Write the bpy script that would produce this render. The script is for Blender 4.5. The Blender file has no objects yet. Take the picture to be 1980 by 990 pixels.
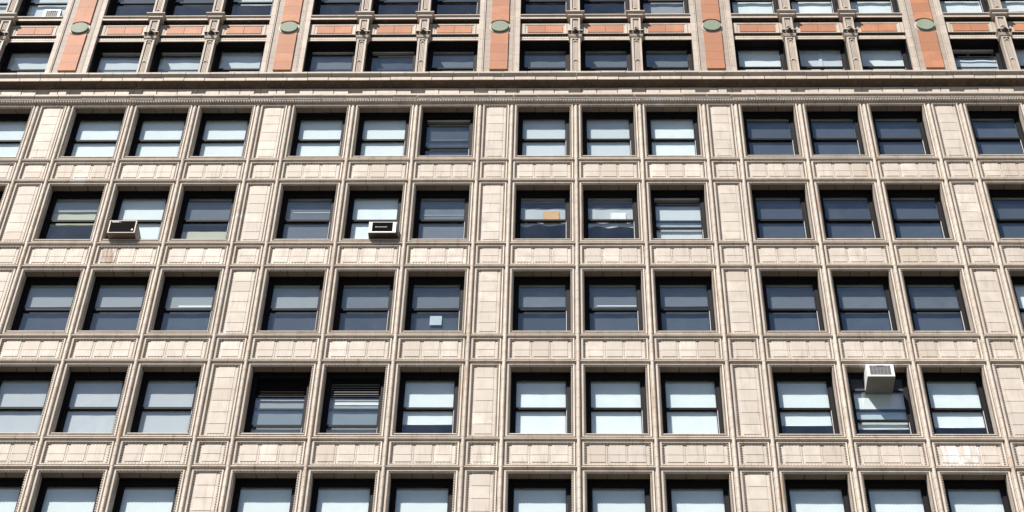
import bpy, bmesh, math, random
from mathutils import Matrix, Vector
random.seed(7)
R = math.radians
sc = bpy.context.scene
COL = sc.collection

# ------------------------------------------------------------------ camera, sky, sun, exposure
Z0 = 46.70            # height of the first full storey's base line above the pavement
F = 3.8143            # storey height
CAMX, CAMD, CAMH = 1.6016, 36.8127, Z0 - 45.0644
YAW, PITCH, ROLL = -0.03998, 0.83561, 0.02881
def cam_axes():
    cy, sy, cp, sp, cr, sr = math.cos(YAW), math.sin(YAW), math.cos(PITCH), math.sin(PITCH), math.cos(ROLL), math.sin(ROLL)
    fwd = Vector((sy*cp, cy*cp, sp)); right = Vector((cy, -sy, 0)); up = right.cross(fwd)
    return right*cr + up*sr, -right*sr + up*cr, fwd
rt, up, fw = cam_axes()
cam = bpy.data.cameras.new('camera'); cam.sensor_width = 36; cam.lens = 3700/1980*36; cam.clip_end = 5000
co = bpy.data.objects.new('camera', cam); COL.objects.link(co); sc.camera = co
co.matrix_world = Matrix(((rt.x, up.x, -fw.x, CAMX), (rt.y, up.y, -fw.y, -CAMD), (rt.z, up.z, -fw.z, CAMH), (0, 0, 0, 1)))

SUNDIR = Vector((-0.65, -1.0, 1.5)).normalized()      # towards the sun
world = bpy.data.worlds.new('World'); sc.world = world; world.use_nodes = True
wn = world.node_tree.nodes; wl = world.node_tree.links
sky = wn.new('ShaderNodeTexSky'); sky.sky_type = 'NISHITA'; sky.sun_disc = False
sky.sun_elevation = math.asin(SUNDIR.z); sky.sun_rotation = math.atan2(SUNDIR.x, SUNDIR.y) % (2*math.pi)
sky.air_density = 1.0; sky.dust_density = 0.3; sky.ozone_density = 1.4
wn['Background'].inputs[1].default_value = 0.05
wl.new(sky.outputs[0], wn['Background'].inputs[0])
sl = bpy.data.lights.new('sun', 'SUN'); sl.energy = 5.0; sl.angle = R(0.5); sl.color = (1.0, 0.955, 0.90)
so = bpy.data.objects.new('sun', sl); COL.objects.link(so)
so.rotation_euler = SUNDIR.to_track_quat('Z', 'Y').to_euler(); so.location = (0, -30, 120)
sc.view_settings.view_transform = 'Standard'; sc.view_settings.look = 'None'
sc.view_settings.exposure = 0.91; sc.view_settings.gamma = 1.0

# ------------------------------------------------------------------ materials
def newmat(name):
    m = bpy.data.materials.new(name); m.use_nodes = True
    nt = m.node_tree; return m, nt.nodes, nt.links, nt.nodes['Principled BSDF']
def ramp(N, L, src, a, b, c0, c1):
    r = N.new('ShaderNodeValToRGB'); e = r.color_ramp.elements
    e[0].position = a; e[1].position = b; e[0].color = (*c0, 1); e[1].color = (*c1, 1)
    L.new(src, r.inputs[0]); return r.outputs[0]
def mixc(N, L, fac, a, b, mode='MIX'):
    x = N.new('ShaderNodeMix'); x.data_type = 'RGBA'; x.blend_type = mode
    for s, v in ((x.inputs[0], fac), (x.inputs[6], a), (x.inputs[7], b)):
        if isinstance(v, (int, float)): s.default_value = v
        elif isinstance(v, tuple): s.default_value = (*v, 1)
        else: L.new(v, s)
    return x.outputs[2]
def noise(N, L, vec, scale, detail=4, rough=0.55, dist=0.0):
    n = N.new('ShaderNodeTexNoise'); n.inputs['Scale'].default_value = scale; n.inputs['Detail'].default_value = detail
    n.inputs['Roughness'].default_value = rough; n.inputs['Distortion'].default_value = dist
    if vec is not None: L.new(vec, n.inputs['Vector'])
    return n.outputs[0]
def world_pos(N, L, sx=1, sy=1, sz=1):
    g = N.new('ShaderNodeNewGeometry'); m = N.new('ShaderNodeMapping'); m.inputs['Scale'].default_value = (sx, sy, sz)
    L.new(g.outputs['Position'], m.inputs['Vector']); return m.outputs[0]

def terracotta(name, base, var=0.10, stain=0.5, rough=0.62, rust=0.0, patch=0.0, bump=0.15, odd=0.0, heavy=False, grime=(0.22, 0.17, 0.13)):
    m, N, L, P = newmat(name)
    oi = N.new('ShaderNodeObjectInfo')
    lo = tuple(v*(1-var) for v in base); hi = (min(1, base[0]*(1+var)), min(1, base[1]*(1+var*0.9)), min(1, base[2]*(1+var*0.7)))
    c = ramp(N, L, oi.outputs['Random'], 0.0, 1.0, lo, hi)
    if odd:
        c = mixc(N, L, ramp(N, L, oi.outputs['Random'], 0.925, 0.935, (0, 0, 0), (odd, odd, odd)), c, tuple(min(1, v*1.22) for v in base))
        c = mixc(N, L, ramp(N, L, oi.outputs['Random'], 0.055, 0.065, (odd, odd, odd), (0, 0, 0)), c, (base[0]*0.84, base[1]*0.78, base[2]*0.72))
    p = world_pos(N, L)
    c = mixc(N, L, ramp(N, L, noise(N, L, p, 2.2, 5), 0.35, 0.7, (0, 0, 0), (1, 1, 1)), c, (base[0]*0.86, base[1]*0.84, base[2]*0.81))
    ps = world_pos(N, L, 5.0, 5.0, 0.55)                         # rain streaks
    st = ramp(N, L, noise(N, L, ps, 1.6, 6, 0.65), 0.42 if heavy else 0.53, 0.56 if heavy else 0.80, (0, 0, 0), (stain, stain, stain))
    c = mixc(N, L, st, c, grime)
    fine = ramp(N, L, noise(N, L, p, 26, 5, 0.65), 0.56, 0.78, (0, 0, 0), (0.34, 0.34, 0.34))   # pitted glaze
    c = mixc(N, L, fine, c, (0.24, 0.18, 0.14))
    if rust:
        pr = world_pos(N, L, 7.0, 7.0, 0.5)
        rs = ramp(N, L, noise(N, L, pr, 1.1, 5, 0.6), 0.60, 0.74, (0, 0, 0), (rust, rust, rust))
        c = mixc(N, L, rs, c, (0.34, 0.17, 0.06))
    if patch:                                                     # pale repairs of cleaned or refilled glaze
        pp = world_pos(N, L, 1.0, 1.0, 0.8)
        pt = ramp(N, L, noise(N, L, pp, 0.55, 3, 0.5, 0.6), 0.70, 0.73, (0, 0, 0), (patch, patch, patch))
        c = mixc(N, L, pt, c, (0.66, 0.62, 0.60))
    L.new(c, P.inputs['Base Color'])
    P.inputs['Roughness'].default_value = rough
    P.inputs['Specular IOR Level'].default_value = 0.16
    b = N.new('ShaderNodeBump'); b.inputs['Strength'].default_value = bump; b.inputs['Distance'].default_value = 0.01
    L.new(noise(N, L, p, 18, 6, 0.7), b.inputs['Height']); L.new(b.outputs[0], P.inputs['Normal'])
    return m
def plain(name, col, rough=0.6, spec=0.3, metal=0.0, var=0.0):
    m, N, L, P = newmat(name)
    p = world_pos(N, L)
    c = mixc(N, L, ramp(N, L, noise(N, L, p, 9, 4), 0.3, 0.75, (0, 0, 0), (1, 1, 1)), col, tuple(v*(0.82-var) for v in col))
    L.new(c, P.inputs['Base Color']); P.inputs['Roughness'].default_value = rough
    P.inputs['Specular IOR Level'].default_value = spec; P.inputs['Metallic'].default_value = metal
    return m

STONE = (0.505, 0.45, 0.394)
M = {}
M['stone'] = terracotta('cream_terracotta', STONE, 0.10, 0.62, patch=0.35, odd=0.8)
M['stained'] = terracotta('brown_stained_terracotta', STONE, 0.05, 0.95, grime=(0.20, 0.13, 0.085), heavy=True)
M['repaired'] = terracotta('white_patched_terracotta', STONE, 0.05, 0.75, grime=(0.70, 0.70, 0.69), heavy=True)
M['mould'] = terracotta('cream_terracotta_moulding', (0.53, 0.468, 0.405), 0.12, 0.62, rust=0.8, patch=0.6, bump=0.3)
M['trim'] = terracotta('weathered_upper_terracotta', (0.445, 0.385, 0.33), 0.10, 0.75, patch=0.4, bump=0.3)
M['rope'] = terracotta('cream_terracotta_rope', (0.53, 0.468, 0.405), 0.08, 0.5, rust=0.45, patch=0.4, bump=0.3)
M['mortar'] = terracotta('weathered_joint_mortar', (0.175, 0.125, 0.095), 0.05, 0.6, bump=0.3)
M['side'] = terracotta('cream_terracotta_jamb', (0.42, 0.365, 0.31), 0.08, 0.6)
M['jamb'] = terracotta('shaded_soffit_terracotta', (0.25, 0.195, 0.145), 0.06, 0.5)  # cream terracotta darkened to hold the shade under the window heads
M['grey'] = terracotta('grey_brown_stone', (0.34, 0.29, 0.245), 0.08, 0.7, bump=0.6)
M['corn'] = terracotta('cornice_terracotta', (0.50, 0.43, 0.365), 0.12, 0.6, patch=0.3)
M['cornd'] = terracotta('shaded_cornice_terracotta', (0.105, 0.076, 0.052), 0.15, 0.8, bump=0.5)  # shade under the cornice put into the colour
M['red'] = terracotta('orange_terracotta', (0.385, 0.17, 0.094), 0.17, 0.45, bump=0.5, grime=(0.28, 0.10, 0.06))
M['green'] = terracotta('verdigris_disc', (0.20, 0.245, 0.185), 0.15, 0.7, bump=0.5, grime=(0.30, 0.29, 0.24))
M['soot_shade'] = terracotta('soot_and_shade_terracotta', (0.065, 0.046, 0.034), 0.15, 0.8, bump=0.5)  # soot on carvings; on sill soffits and egg mouldings it paints their shade
M['black'] = plain('black_painted_steel', (0.011, 0.0095, 0.0105), 0.6, 0.08)
M['alu'] = plain('bare_aluminium_track', (0.50, 0.50, 0.50), 0.5, 0.4)
M['filler'] = plain('dark_filler_panel', (0.04, 0.045, 0.055), 0.6)
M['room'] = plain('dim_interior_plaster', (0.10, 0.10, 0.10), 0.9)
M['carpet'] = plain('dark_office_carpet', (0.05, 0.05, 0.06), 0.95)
M['acbeige'] = plain('beige_enamel', (0.40, 0.33, 0.26), 0.5)
M['actan'] = plain('tan_brown_enamel', (0.17, 0.12, 0.085), 0.5)
M['acwhite'] = plain('white_enamel', (0.78, 0.78, 0.76), 0.45)
M['acbrown'] = plain('brown_enamel', (0.06, 0.035, 0.025), 0.5)
M['acgrille'] = plain('black_grille', (0.006, 0.004, 0.003), 0.8, 0.1)
M['acgrey'] = plain('grey_coil_fins', (0.38, 0.38, 0.39), 0.5)
M['acunder'] = plain('galvanised_base_pan', (0.21, 0.21, 0.175), 0.6)
M['card'] = plain('tan_cardboard', (0.62, 0.38, 0.19), 0.9)
M['paper'] = plain('white_paper', (0.82, 0.82, 0.82), 0.9)
M['note'] = plain('pale_blue_paper', (0.46, 0.53, 0.56), 0.9)
M['lamp'] = plain('white_lamp_glass', (0.8, 0.8, 0.78), 0.3)
M['leaf'] = plain('green_leaf', (0.06, 0.12, 0.05), 0.6)
M['pot'] = plain('clay_pot', (0.25, 0.12, 0.07), 0.8)
M['louvre'] = plain('grey_louvre_metal', (0.30, 0.30, 0.29), 0.5)
M['asphalt'] = plain('asphalt', (0.055, 0.055, 0.058), 0.9)
M['paving'] = plain('concrete_paving', (0.075, 0.072, 0.068), 0.9)
M['kerbstone'] = plain('granite_kerb', (0.26, 0.26, 0.25), 0.8)
M['line'] = plain('road_paint', (0.75, 0.72, 0.6), 0.7)

def fabric(name, col, trans=0.04, lo=0.93, hi=1.04):
    m, N, L, P = newmat(name)
    out = [n for n in N if n.type == 'OUTPUT_MATERIAL'][0]
    oi = N.new('ShaderNodeObjectInfo')
    c = ramp(N, L, oi.outputs['Random'], 0, 1, tuple(v*lo for v in col), tuple(min(1, v*hi) for v in col))
    p = world_pos(N, L, 0.5, 1, 0.5)
    c = mixc(N, L, ramp(N, L, noise(N, L, p, 5, 4), 0.35, 0.75, (0, 0, 0), (1, 1, 1)), c, tuple(v*0.93 for v in col))
    L.new(c, P.inputs['Base Color']); P.inputs['Roughness'].default_value = 0.9; P.inputs['Specular IOR Level'].default_value = 0.1
    t = N.new('ShaderNodeBsdfTranslucent'); L.new(c, t.inputs[0])
    mx = N.new('ShaderNodeMixShader'); mx.inputs[0].default_value = trans
    L.new(P.outputs[0], mx.inputs[1]); L.new(t.outputs[0], mx.inputs[2]); L.new(mx.outputs[0], out.inputs[0])
    return m
M['W'] = fabric('white_roller_shade', (0.755, 0.785, 0.775))
M['C'] = fabric('pale_grey_roller_shade', (0.60, 0.635, 0.65))
M['A'] = fabric('straw_roller_shade', (0.50, 0.49, 0.38))
M['G'] = fabric('grey_screen_shade', (0.33, 0.345, 0.36), 0.1)
M['L'] = fabric('light_grey_screen_shade', (0.50, 0.515, 0.53), 0.05)
M['Mm'] = fabric('charcoal_mesh_shade', (0.145, 0.16, 0.185), 0.05, 0.75, 1.15)
M['D'] = fabric('navy_shade_sky_tint', (0.062, 0.077, 0.104), 0.03, 0.65, 1.2)  # blue of the sky reflected in dark panes put into the colour
M['head'] = plain('shade_cassette_grey', (0.48, 0.49, 0.46), 0.6)

def glass(name):
    m, N, L, P = newmat(name); N.remove(P)
    out = [n for n in N if n.type == 'OUTPUT_MATERIAL'][0]
    tr = N.new('ShaderNodeBsdfTransparent'); tr.inputs[0].default_value = (0.965, 0.985, 0.987, 1)
    gl = N.new('ShaderNodeBsdfGlossy'); gl.inputs['Roughness'].default_value = 0.0; gl.inputs['Color'].default_value = (0.70, 0.86, 1.0, 1)
    fr = N.new('ShaderNodeFresnel'); fr.inputs[0].default_value = 1.5
    ml = N.new('ShaderNodeMath'); ml.operation = 'MULTIPLY_ADD'; ml.inputs[1].default_value = 1.6; ml.inputs[2].default_value = 0.055
    L.new(fr.outputs[0], ml.inputs[0])
    gb = N.new('ShaderNodeNewGeometry'); fs = N.new('ShaderNodeMath'); fs.operation = 'SUBTRACT'; fs.inputs[0].default_value = 1.0
    L.new(gb.outputs['Backfacing'], fs.inputs[1]); fm = N.new('ShaderNodeMath'); fm.operation = 'MULTIPLY'   # one reflecting face per pane
    L.new(ml.outputs[0], fm.inputs[0]); L.new(fs.outputs[0], fm.inputs[1])
    # gentle roll-wave of old panes
    p = world_pos(N, L, 1.0, 1.0, 0.6)
    b = N.new('ShaderNodeBump'); b.inputs['Strength'].default_value = 0.05; b.inputs['Distance'].default_value = 0.02
    L.new(noise(N, L, p, 1.7, 2), b.inputs['Height'])
    L.new(b.outputs[0], gl.inputs['Normal'])
    mx = N.new('ShaderNodeMixShader'); L.new(fm.outputs[0], mx.inputs[0]); L.new(tr.outputs[0], mx.inputs[1]); L.new(gl.outputs[0], mx.inputs[2])
    # thin uneven film of street dust with run marks
    du = N.new('ShaderNodeBsdfDiffuse'); du.inputs[0].default_value = (0.45, 0.46, 0.47, 1)
    pd_ = world_pos(N, L, 1.3, 1.0, 1.0)
    df = ramp(N, L, noise(N, L, pd_, 1.3, 5, 0.6), 0.40, 0.80, (0.004, 0.004, 0.004), (0.022, 0.022, 0.022))
    m2 = N.new('ShaderNodeMixShader'); L.new(df, m2.inputs[0]); L.new(mx.outputs[0], m2.inputs[1]); L.new(du.outputs[0], m2.inputs[2])
    L.new(m2.outputs[0], out.inputs[0]); return m
M['glass'] = glass('window_glass')

# ------------------------------------------------------------------ mesh helpers
class MB:
    def __init__(s): s.v = []; s.f = []; s.mi = []
    def add(s, vs, fs, mi=0):
        o = len(s.v); s.v += [tuple(v) for v in vs]; s.f += [tuple(i+o for i in f) for f in fs]; s.mi += [mi]*len(fs); return s
    def box(s, x0, x1, y0, y1, z0, z1, mi=0):
        return s.add([(x0,y0,z0),(x1,y0,z0),(x1,y1,z0),(x0,y1,z0),(x0,y0,z1),(x1,y0,z1),(x1,y1,z1),(x0,y1,z1)],
                     [(0,3,2,1),(4,5,6,7),(0,1,5,4),(1,2,6,5),(2,3,7,6),(3,0,4,7)], mi)
    def boss(s, x0, x1, y0, y1, z0, z1, c=0.012, mi=0):
        # a slab whose front edges (towards -y) are chamfered
        return s.add([(x0,y1,z0),(x1,y1,z0),(x1,y1,z1),(x0,y1,z1),(x0+c,y0,z0+c),(x1-c,y0,z0+c),(x1-c,y0,z1-c),(x0+c,y0,z1-c)],
                     [(4,5,6,7),(0,1,5,4),(1,2,6,5),(2,3,7,6),(3,0,4,7),(0,3,2,1)], mi)
    def ring(s, x0, x1, z0, z1, prof, mi=0, closed=False):
        # prof: list of (off_x, off_bottom, off_top, y): rectangles grown outwards, joined with mitred corners
        o = []
        for (ox, ob, ot, y) in prof:
            o.append([(x0-ox, y, z0-ob), (x1+ox, y, z0-ob), (x1+ox, y, z1+ot), (x0-ox, y, z1+ot)])
        vs = [p for r in o for p in r]; fs = []; n = len(o)
        for k in range(n if closed else n-1):
            a = 4*k; b = 4*((k+1) % n)
            for i in range(4):
                j = (i+1) % 4; fs.append((a+i, b+i, b+j, a+j))
        return s.add(vs, fs, mi)
    def extrude_x(s, prof, x0, x1, mi=0, caps=True):
        n = len(prof); vs = [(x0, y, z) for y, z in prof]+[(x1, y, z) for y, z in prof]
        fs = [(i, i+1, n+i+1, n+i) for i in range(n-1)]
        if caps: fs += [tuple(range(n-1, -1, -1)), tuple(range(n, 2*n))]
        return s.add(vs, fs, mi)
    def extrude_z(s, prof, z0, z1, mi=0, caps=True):
        n = len(prof); vs = [(x, y, z0) for x, y in prof]+[(x, y, z1) for x, y in prof]
        fs = [(i, i+1, n+i+1, n+i) for i in range(n-1)]
        if caps: fs += [tuple(range(n-1, -1, -1)), tuple(range(n, 2*n))]
        return s.add(vs, fs, mi)
    def bead(s, c, d, r, l, mi=0):
        # a slanted octahedral twist of a rope: centre c, axis d (in xz), half length l, radius r
        dx, dz = d; px, pz = -dz, dx; x, y, z = c
        return s.add([(x+dx*l, y, z+dz*l), (x-dx*l, y, z-dz*l), (x+px*r, y, z+pz*r), (x-px*r, y, z-pz*r), (x, y-r, z), (x, y+r, z)],
                     [(0,2,4),(2,1,4),(1,3,4),(3,0,4),(2,0,5),(1,2,5),(3,1,5),(0,3,5)], mi)
    def rope(s, x0, x1, z0, z1, y, pitch=0.086, r=0.022, l=0.05):
        q = 0.7071
        def run(a, b, fixed, horiz, sgn):
            n = max(2, round((b-a)/pitch))
            for i in range(n):
                t = a+(b-a)*(i+0.5)/n
                c = (t, y, fixed) if horiz else (fixed, y, t)
                s.bead(c, (q, q*sgn), r, l)
        run(x0, x1, z0, True, 1); run(x0, x1, z1, True, -1); run(z0, z1, x0, False, 1); run(z0, z1, x1, False, -1)
        return s
    def ball(s, c, rx, ry, rz, nu=10, nv=7, mi=0):
        vs = []; fs = []
        for j in range(nv+1):
            t = math.pi*j/nv
            for i in range(nu):
                a = 2*math.pi*i/nu
                vs.append((c[0]+rx*math.sin(t)*math.cos(a), c[1]+ry*math.sin(t)*math.sin(a), c[2]+rz*math.cos(t)))
        for j in range(nv):
            for i in range(nu):
                fs.append((j*nu+i, (j+1)*nu+i, (j+1)*nu+(i+1) % nu, j*nu+(i+1) % nu))
        return s.add(vs, fs, mi)
    def disc(s, c, r, y0, y1, n=40, bev=0.0, mi=0):
        vs = []; 
        for (y, rr) in ((y1, r), (y0+bev, r), (y0, r-bev)):
            for i in range(n):
                a = 2*math.pi*i/n; vs.append((c[0]+rr*math.cos(a), y, c[1]+rr*math.sin(a)))
        fs = []
        for k in range(2):
            for i in range(n):
                j = (i+1) % n; fs.append((k*n+i, (k+1)*n+i, (k+1)*n+j, k*n+j))
        fs.append(tuple(range(2*n, 3*n)))
        return s.add(vs, fs, mi)
    def mesh(s, name, mats, smooth=False):
        me = bpy.data.meshes.new(name); me.from_pydata(s.v, [], s.f)
        if isinstance(mats, str): mats = [mats]
        for m in mats: me.materials.append(M[m])
        if len(mats) > 1: me.polygons.foreach_set('material_index', s.mi)
        bm = bmesh.new(); bm.from_mesh(me); bmesh.ops.recalc_face_normals(bm, faces=bm.faces); bm.to_mesh(me); bm.free()
        if smooth: me.polygons.foreach_set('use_smooth', [True]*len(me.polygons))
        me.update(); return me

def put(name, me, parent=None, loc=(0, 0, 0), label=None, kind=None):
    o = bpy.data.objects.new(name, me); COL.objects.link(o)
    o.parent = parent; o.location = loc
    if label: o['label'] = label
    if kind: o['kind'] = kind
    j = JIT.get(name)
    if j: o.rotation_euler = (random.gauss(0, j), random.gauss(0, j*0.3), random.gauss(0, j))
    return o
# hand-set pieces are never quite true: a spread of tilt in radians per kind
JIT = {'ledge_block': 0.0007, 'corona_block': 0.0006, 'frieze_panel': 0.001, 'pane': 0.0022}
def thing(name, label, cat, loc, group=None):
    o = bpy.data.objects.new(name, None); COL.objects.link(o); o.location = loc; o.empty_display_size = 0.2
    o['label'] = label; o['category'] = cat
    if group: o['group'] = group
    return o
_cache = {}
def shared(key, fn):
    if key not in _cache: _cache[key] = fn()
    return _cache[key]

def project(x, y, z):          # only to decide how far the facade has to be built out
    d = Vector((x-CAMX, y+CAMD, z-CAMH)); zc = d.dot(fw)
    return 990+3700*d.dot(rt)/zc, 495-3700*d.dot(up)/zc
def in_view(x0, x1, z0, z1, m=150):
    us = [project(x, 0, Z0+z) for x in (x0, x1) for z in (z0, z1)]
    return max(u[0] for u in us) > -m and min(u[0] for u in us) < 1980+m and max(u[1] for u in us) > -m and min(u[1] for u in us) < 990+m

# ------------------------------------------------------------------ street level (out of the picture, it throws light back up)
def slab(name, x0, x1, y0, y1, z0, z1, mat):
    put(name, MB().box(x0, x1, y0, y1, z0, z1).mesh(name, mat), kind='structure')
slab('ground', -900, 900, -900, 900, -1.0, -0.16, 'paving')
slab('road', -400, 400, -40, -5.2, -0.15, -0.12, 'asphalt')
slab('pavement', -400, 400, -5.0, 60, -0.15, 0.0, 'paving')
slab('kerb', -400, 400, -5.2, -5.004, -0.15, 0.005, 'kerbstone')
lm = MB()
for i in range(-30, 31): lm.box(i*9, i*9+3, -22.1, -21.95, -0.119, -0.116)
put('road_marking', lm.mesh('road_marking', 'line'), kind='structure')

# ------------------------------------------------------------------ the building
BLD = thing('office_building', 'tall cream terracotta office building with black framed windows, orange panels above its cornice', 'building', (0, 0, Z0))
BAYS = range(-3, 3)
XW = [7*b+o for b in BAYS for o in (0, 2, 4)]            # left mullion of every window
XM = [7*b+o for b in BAYS for o in (0, 2, 4, 6)]         # every mullion line
XP = [7*b-1 for b in BAYS]+[20]                          # left mullion of every pier
XL, XR = -22.0, 21.0
ROWS = range(0, 5)
OX0, OX1 = 0.19, 1.81                                    # window opening in X, from the left mullion
WZ0, WZ1 = 0.185, 2.675                                  # opening in height, from the storey's base line
R2 = F-0.975                                             # upper roll of a storey
ZBOT = -4*F-2.2
ZTOP = 2.775

# wall: the backing masonry
w = MB()
Y0, Y1 = 0.065, 0.47
for x in XM: 
    if x % 7 == 6: w.box(x-0.165, x+1.165, Y0, Y1, ZBOT, ZTOP)        # pier
    elif x % 7 != 0: w.box(x-0.165, x+0.165, Y0, Y1, ZBOT, ZTOP)
w.box(-22.165, -20.835, Y0, Y1, ZBOT, ZTOP)
for x in XW:
    for r in range(0, 5):
        B = -F*r
        w.box(x+0.165, x+1.835, Y0, Y1, B+WZ1+0.032, B+(F+WZ0 if r else ZTOP+0.0)) if r else w.box(x+0.165, x+1.835, Y0, Y1, WZ1+0.032, ZTOP)
    w.box(x+0.165, x+1.835, Y0, Y1, ZBOT, -4*F+WZ0)
put('wall', w.mesh('wall', 'mortar'), BLD)
lw = MB(); lw.box(-26, 26, 0.04, 1.0, -Z0, ZBOT-0.002); lw.box(-26, -22.192, 0.0, 1.0, ZBOT, 12.0); lw.box(20.0+1.192, 26, 0.0, 1.0, ZBOT, 12.0)
lw.box(-22.19, 21.19, 0.02, 1.0, 10.9, 12.0)
put('outer_wall', lw.mesh('outer_wall', 'stone'), BLD)

# rooms behind the windows
rm = MB()
for r in range(-2, 5):
    B = -F*r
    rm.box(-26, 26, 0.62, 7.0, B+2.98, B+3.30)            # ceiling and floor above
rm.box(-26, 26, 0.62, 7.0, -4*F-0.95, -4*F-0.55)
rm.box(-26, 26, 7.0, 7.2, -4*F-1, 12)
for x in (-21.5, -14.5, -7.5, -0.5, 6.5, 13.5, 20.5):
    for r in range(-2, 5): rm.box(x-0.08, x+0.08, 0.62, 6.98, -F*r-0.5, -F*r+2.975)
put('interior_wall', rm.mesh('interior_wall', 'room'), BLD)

# --- mullions: half-round rolls in short joined lengths
ROLL_P = [(-0.074, 0.07), (-0.072, -0.004), (-0.060, -0.010), (-0.054, 0.004), (-0.050, -0.034), (-0.036, -0.062), (-0.014, -0.078), (0.014, -0.078), (0.036, -0.062), (0.050, -0.034), (0.054, 0.004), (0.060, -0.010), (0.072, -0.004), (0.074, 0.07)]
def mullion_mesh(L, n, tip):
    m = MB()
    for i in range(n):
        a = L*i/n; b = L*(i+1)/n-0.011
        m.extrude_z(ROLL_P, a, b)
    if tip:
        vs = [(x, y, L) for x, y in ROLL_P]+[(0, 0.0, L+0.085)]; k = len(ROLL_P)
        m.add(vs, [(i, i+1, k) for i in range(k-1)])
    return m.mesh('mullion', 'mould')
for x in XM+[-22, 20]:
    for r in range(0, 6):
        z0 = -F*r+R2-F if r else R2-F
        z0 = -F*r - 0.975
        if r == 0:
            if in_view(x-.1, x+.1, -0.975, 2.84, 200): put('mullion', shared('mul_top', lambda: mullion_mesh(0.975+2.68, 11, True)), BLD, (x, 0, -0.975))
        elif r < 5 and in_view(x-.1, x+.1, z0, z0+F, 200):
            put('mullion', shared('mul', lambda: mullion_mesh(F, 11, False)), BLD, (x, 0, z0))
# --- transoms: the same roll laid flat between the mullions
def transom_mesh(L):
    m = MB(); n = 3 if L > 1.5 else 2
    P = [(y*0.92, -x*0.8) for x, y in ROLL_P]
    for i in range(n): m.extrude_x(P, 0.062+(L-0.124)*i/n, 0.062+(L-0.124)*(i+1)/n-(0.009 if i < n-1 else 0))
    return m.mesh('transom', 'mould')
# --- frame mouldings: fillet and rope bed round every opening and panel
def frame_mesh(x0, x1, z0, z1, dx, db, dt, deep):
    pr = [(0, 0, 0, deep), (0, 0, 0, 0.006)]
    for t, y in ((0.05, 0.010), (0.44, 0.012), (0.48, -0.030), (0.78, -0.036), (0.90, -0.020), (0.92, 0.07)): pr.append((dx*t, db*t, dt*t, y))
    return MB().ring(x0, x1, z0, z1, pr).mesh('frame_moulding', 'mould')
def rope_mesh(x0, x1, z0, z1, dx, db, dt):
    k = 0.23
    return MB().rope(x0-dx*k, x1+dx*k, z0-db*k, z1+dt*k, -0.004, r=0.022, l=0.056).mesh('rope_moulding', 'rope')
def add_frame(key, loc, a):
    f = put('frame_moulding', shared('F'+key, lambda: frame_mesh(*a)), BLD, loc)
    put('rope_moulding', shared('R'+key, lambda: rope_mesh(*a[:7])), f)
DX = 0.112
WIN = (OX0, OX1, WZ0-0.02, WZ1, DX, 0.085, 0.084, 0.02)
SPZ0, SPZ1 = -0.825, -0.150
SPA = (OX0, OX1, SPZ0, SPZ1, DX, 0.080, 0.080, 0.068)
PIER = (0.19, 0.81, 0.150, WZ1, DX, 0.075, 0.084, 0.068)
PSM = (0.19, 0.81, SPZ0, SPZ1, DX, 0.080, 0.080, 0.068)

# --- spandrel panels, pier blocks, soffit blocks, sills
BOSS = [(0.27, 0.685), (0.785, 1.21), (1.30, 1.72)]
CUT = [0.19, 0.735, 1.255, 1.81]
def panel_mesh(i, mat='stone'):
    m = MB(); a, b = CUT[i]+(0.004 if i else 0), CUT[i+1]-(0.004 if i < 2 else 0)
    zm = (SPZ0+SPZ1)/2-0.015
    for (z0, z1) in ((SPZ0, zm-0.004), (zm+0.004, SPZ1)):
        m.box(a, b, 0.020, 0.066, z0, z1)
    x0, x1 = BOSS[i]
    m.boss(x0, x1, 0.007, 0.0199, SPZ0+0.075, zm-0.003, 0.005); m.boss(x0, x1, 0.007, 0.0199, zm+0.003, SPZ1-0.012, 0.005)
    return m.mesh('spandrel_panel', mat)
PANMAT = {(1, -12, 0): 'stained', (3, 11, 0): 'repaired', (3, 11, 1): 'repaired'}
def pier_block_mesh(h, foot, head):
    m = MB(); m.box(0.19, 0.81, 0.018, 0.066, 0.004, h-0.004)
    m.boss(0.275, 0.735, 0.007, 0.0179, 0.004+foot, h-0.004-head, 0.006)
    return m.mesh('pier_block', 'stone')
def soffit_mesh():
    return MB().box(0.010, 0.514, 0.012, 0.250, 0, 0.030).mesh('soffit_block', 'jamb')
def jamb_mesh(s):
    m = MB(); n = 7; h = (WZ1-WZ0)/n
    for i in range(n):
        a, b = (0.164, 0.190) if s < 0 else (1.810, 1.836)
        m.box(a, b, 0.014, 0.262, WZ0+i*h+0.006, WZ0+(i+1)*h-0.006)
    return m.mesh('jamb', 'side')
def sill_mesh():
    return MB().extrude_x([(0.30, 0.0), (-0.030, 0.0), (-0.036, 0.008), (-0.036, 0.034), (0.02, 0.044), (0.30, 0.052)], 0.192, 1.808).mesh('window_sill', 'stone')

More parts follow.
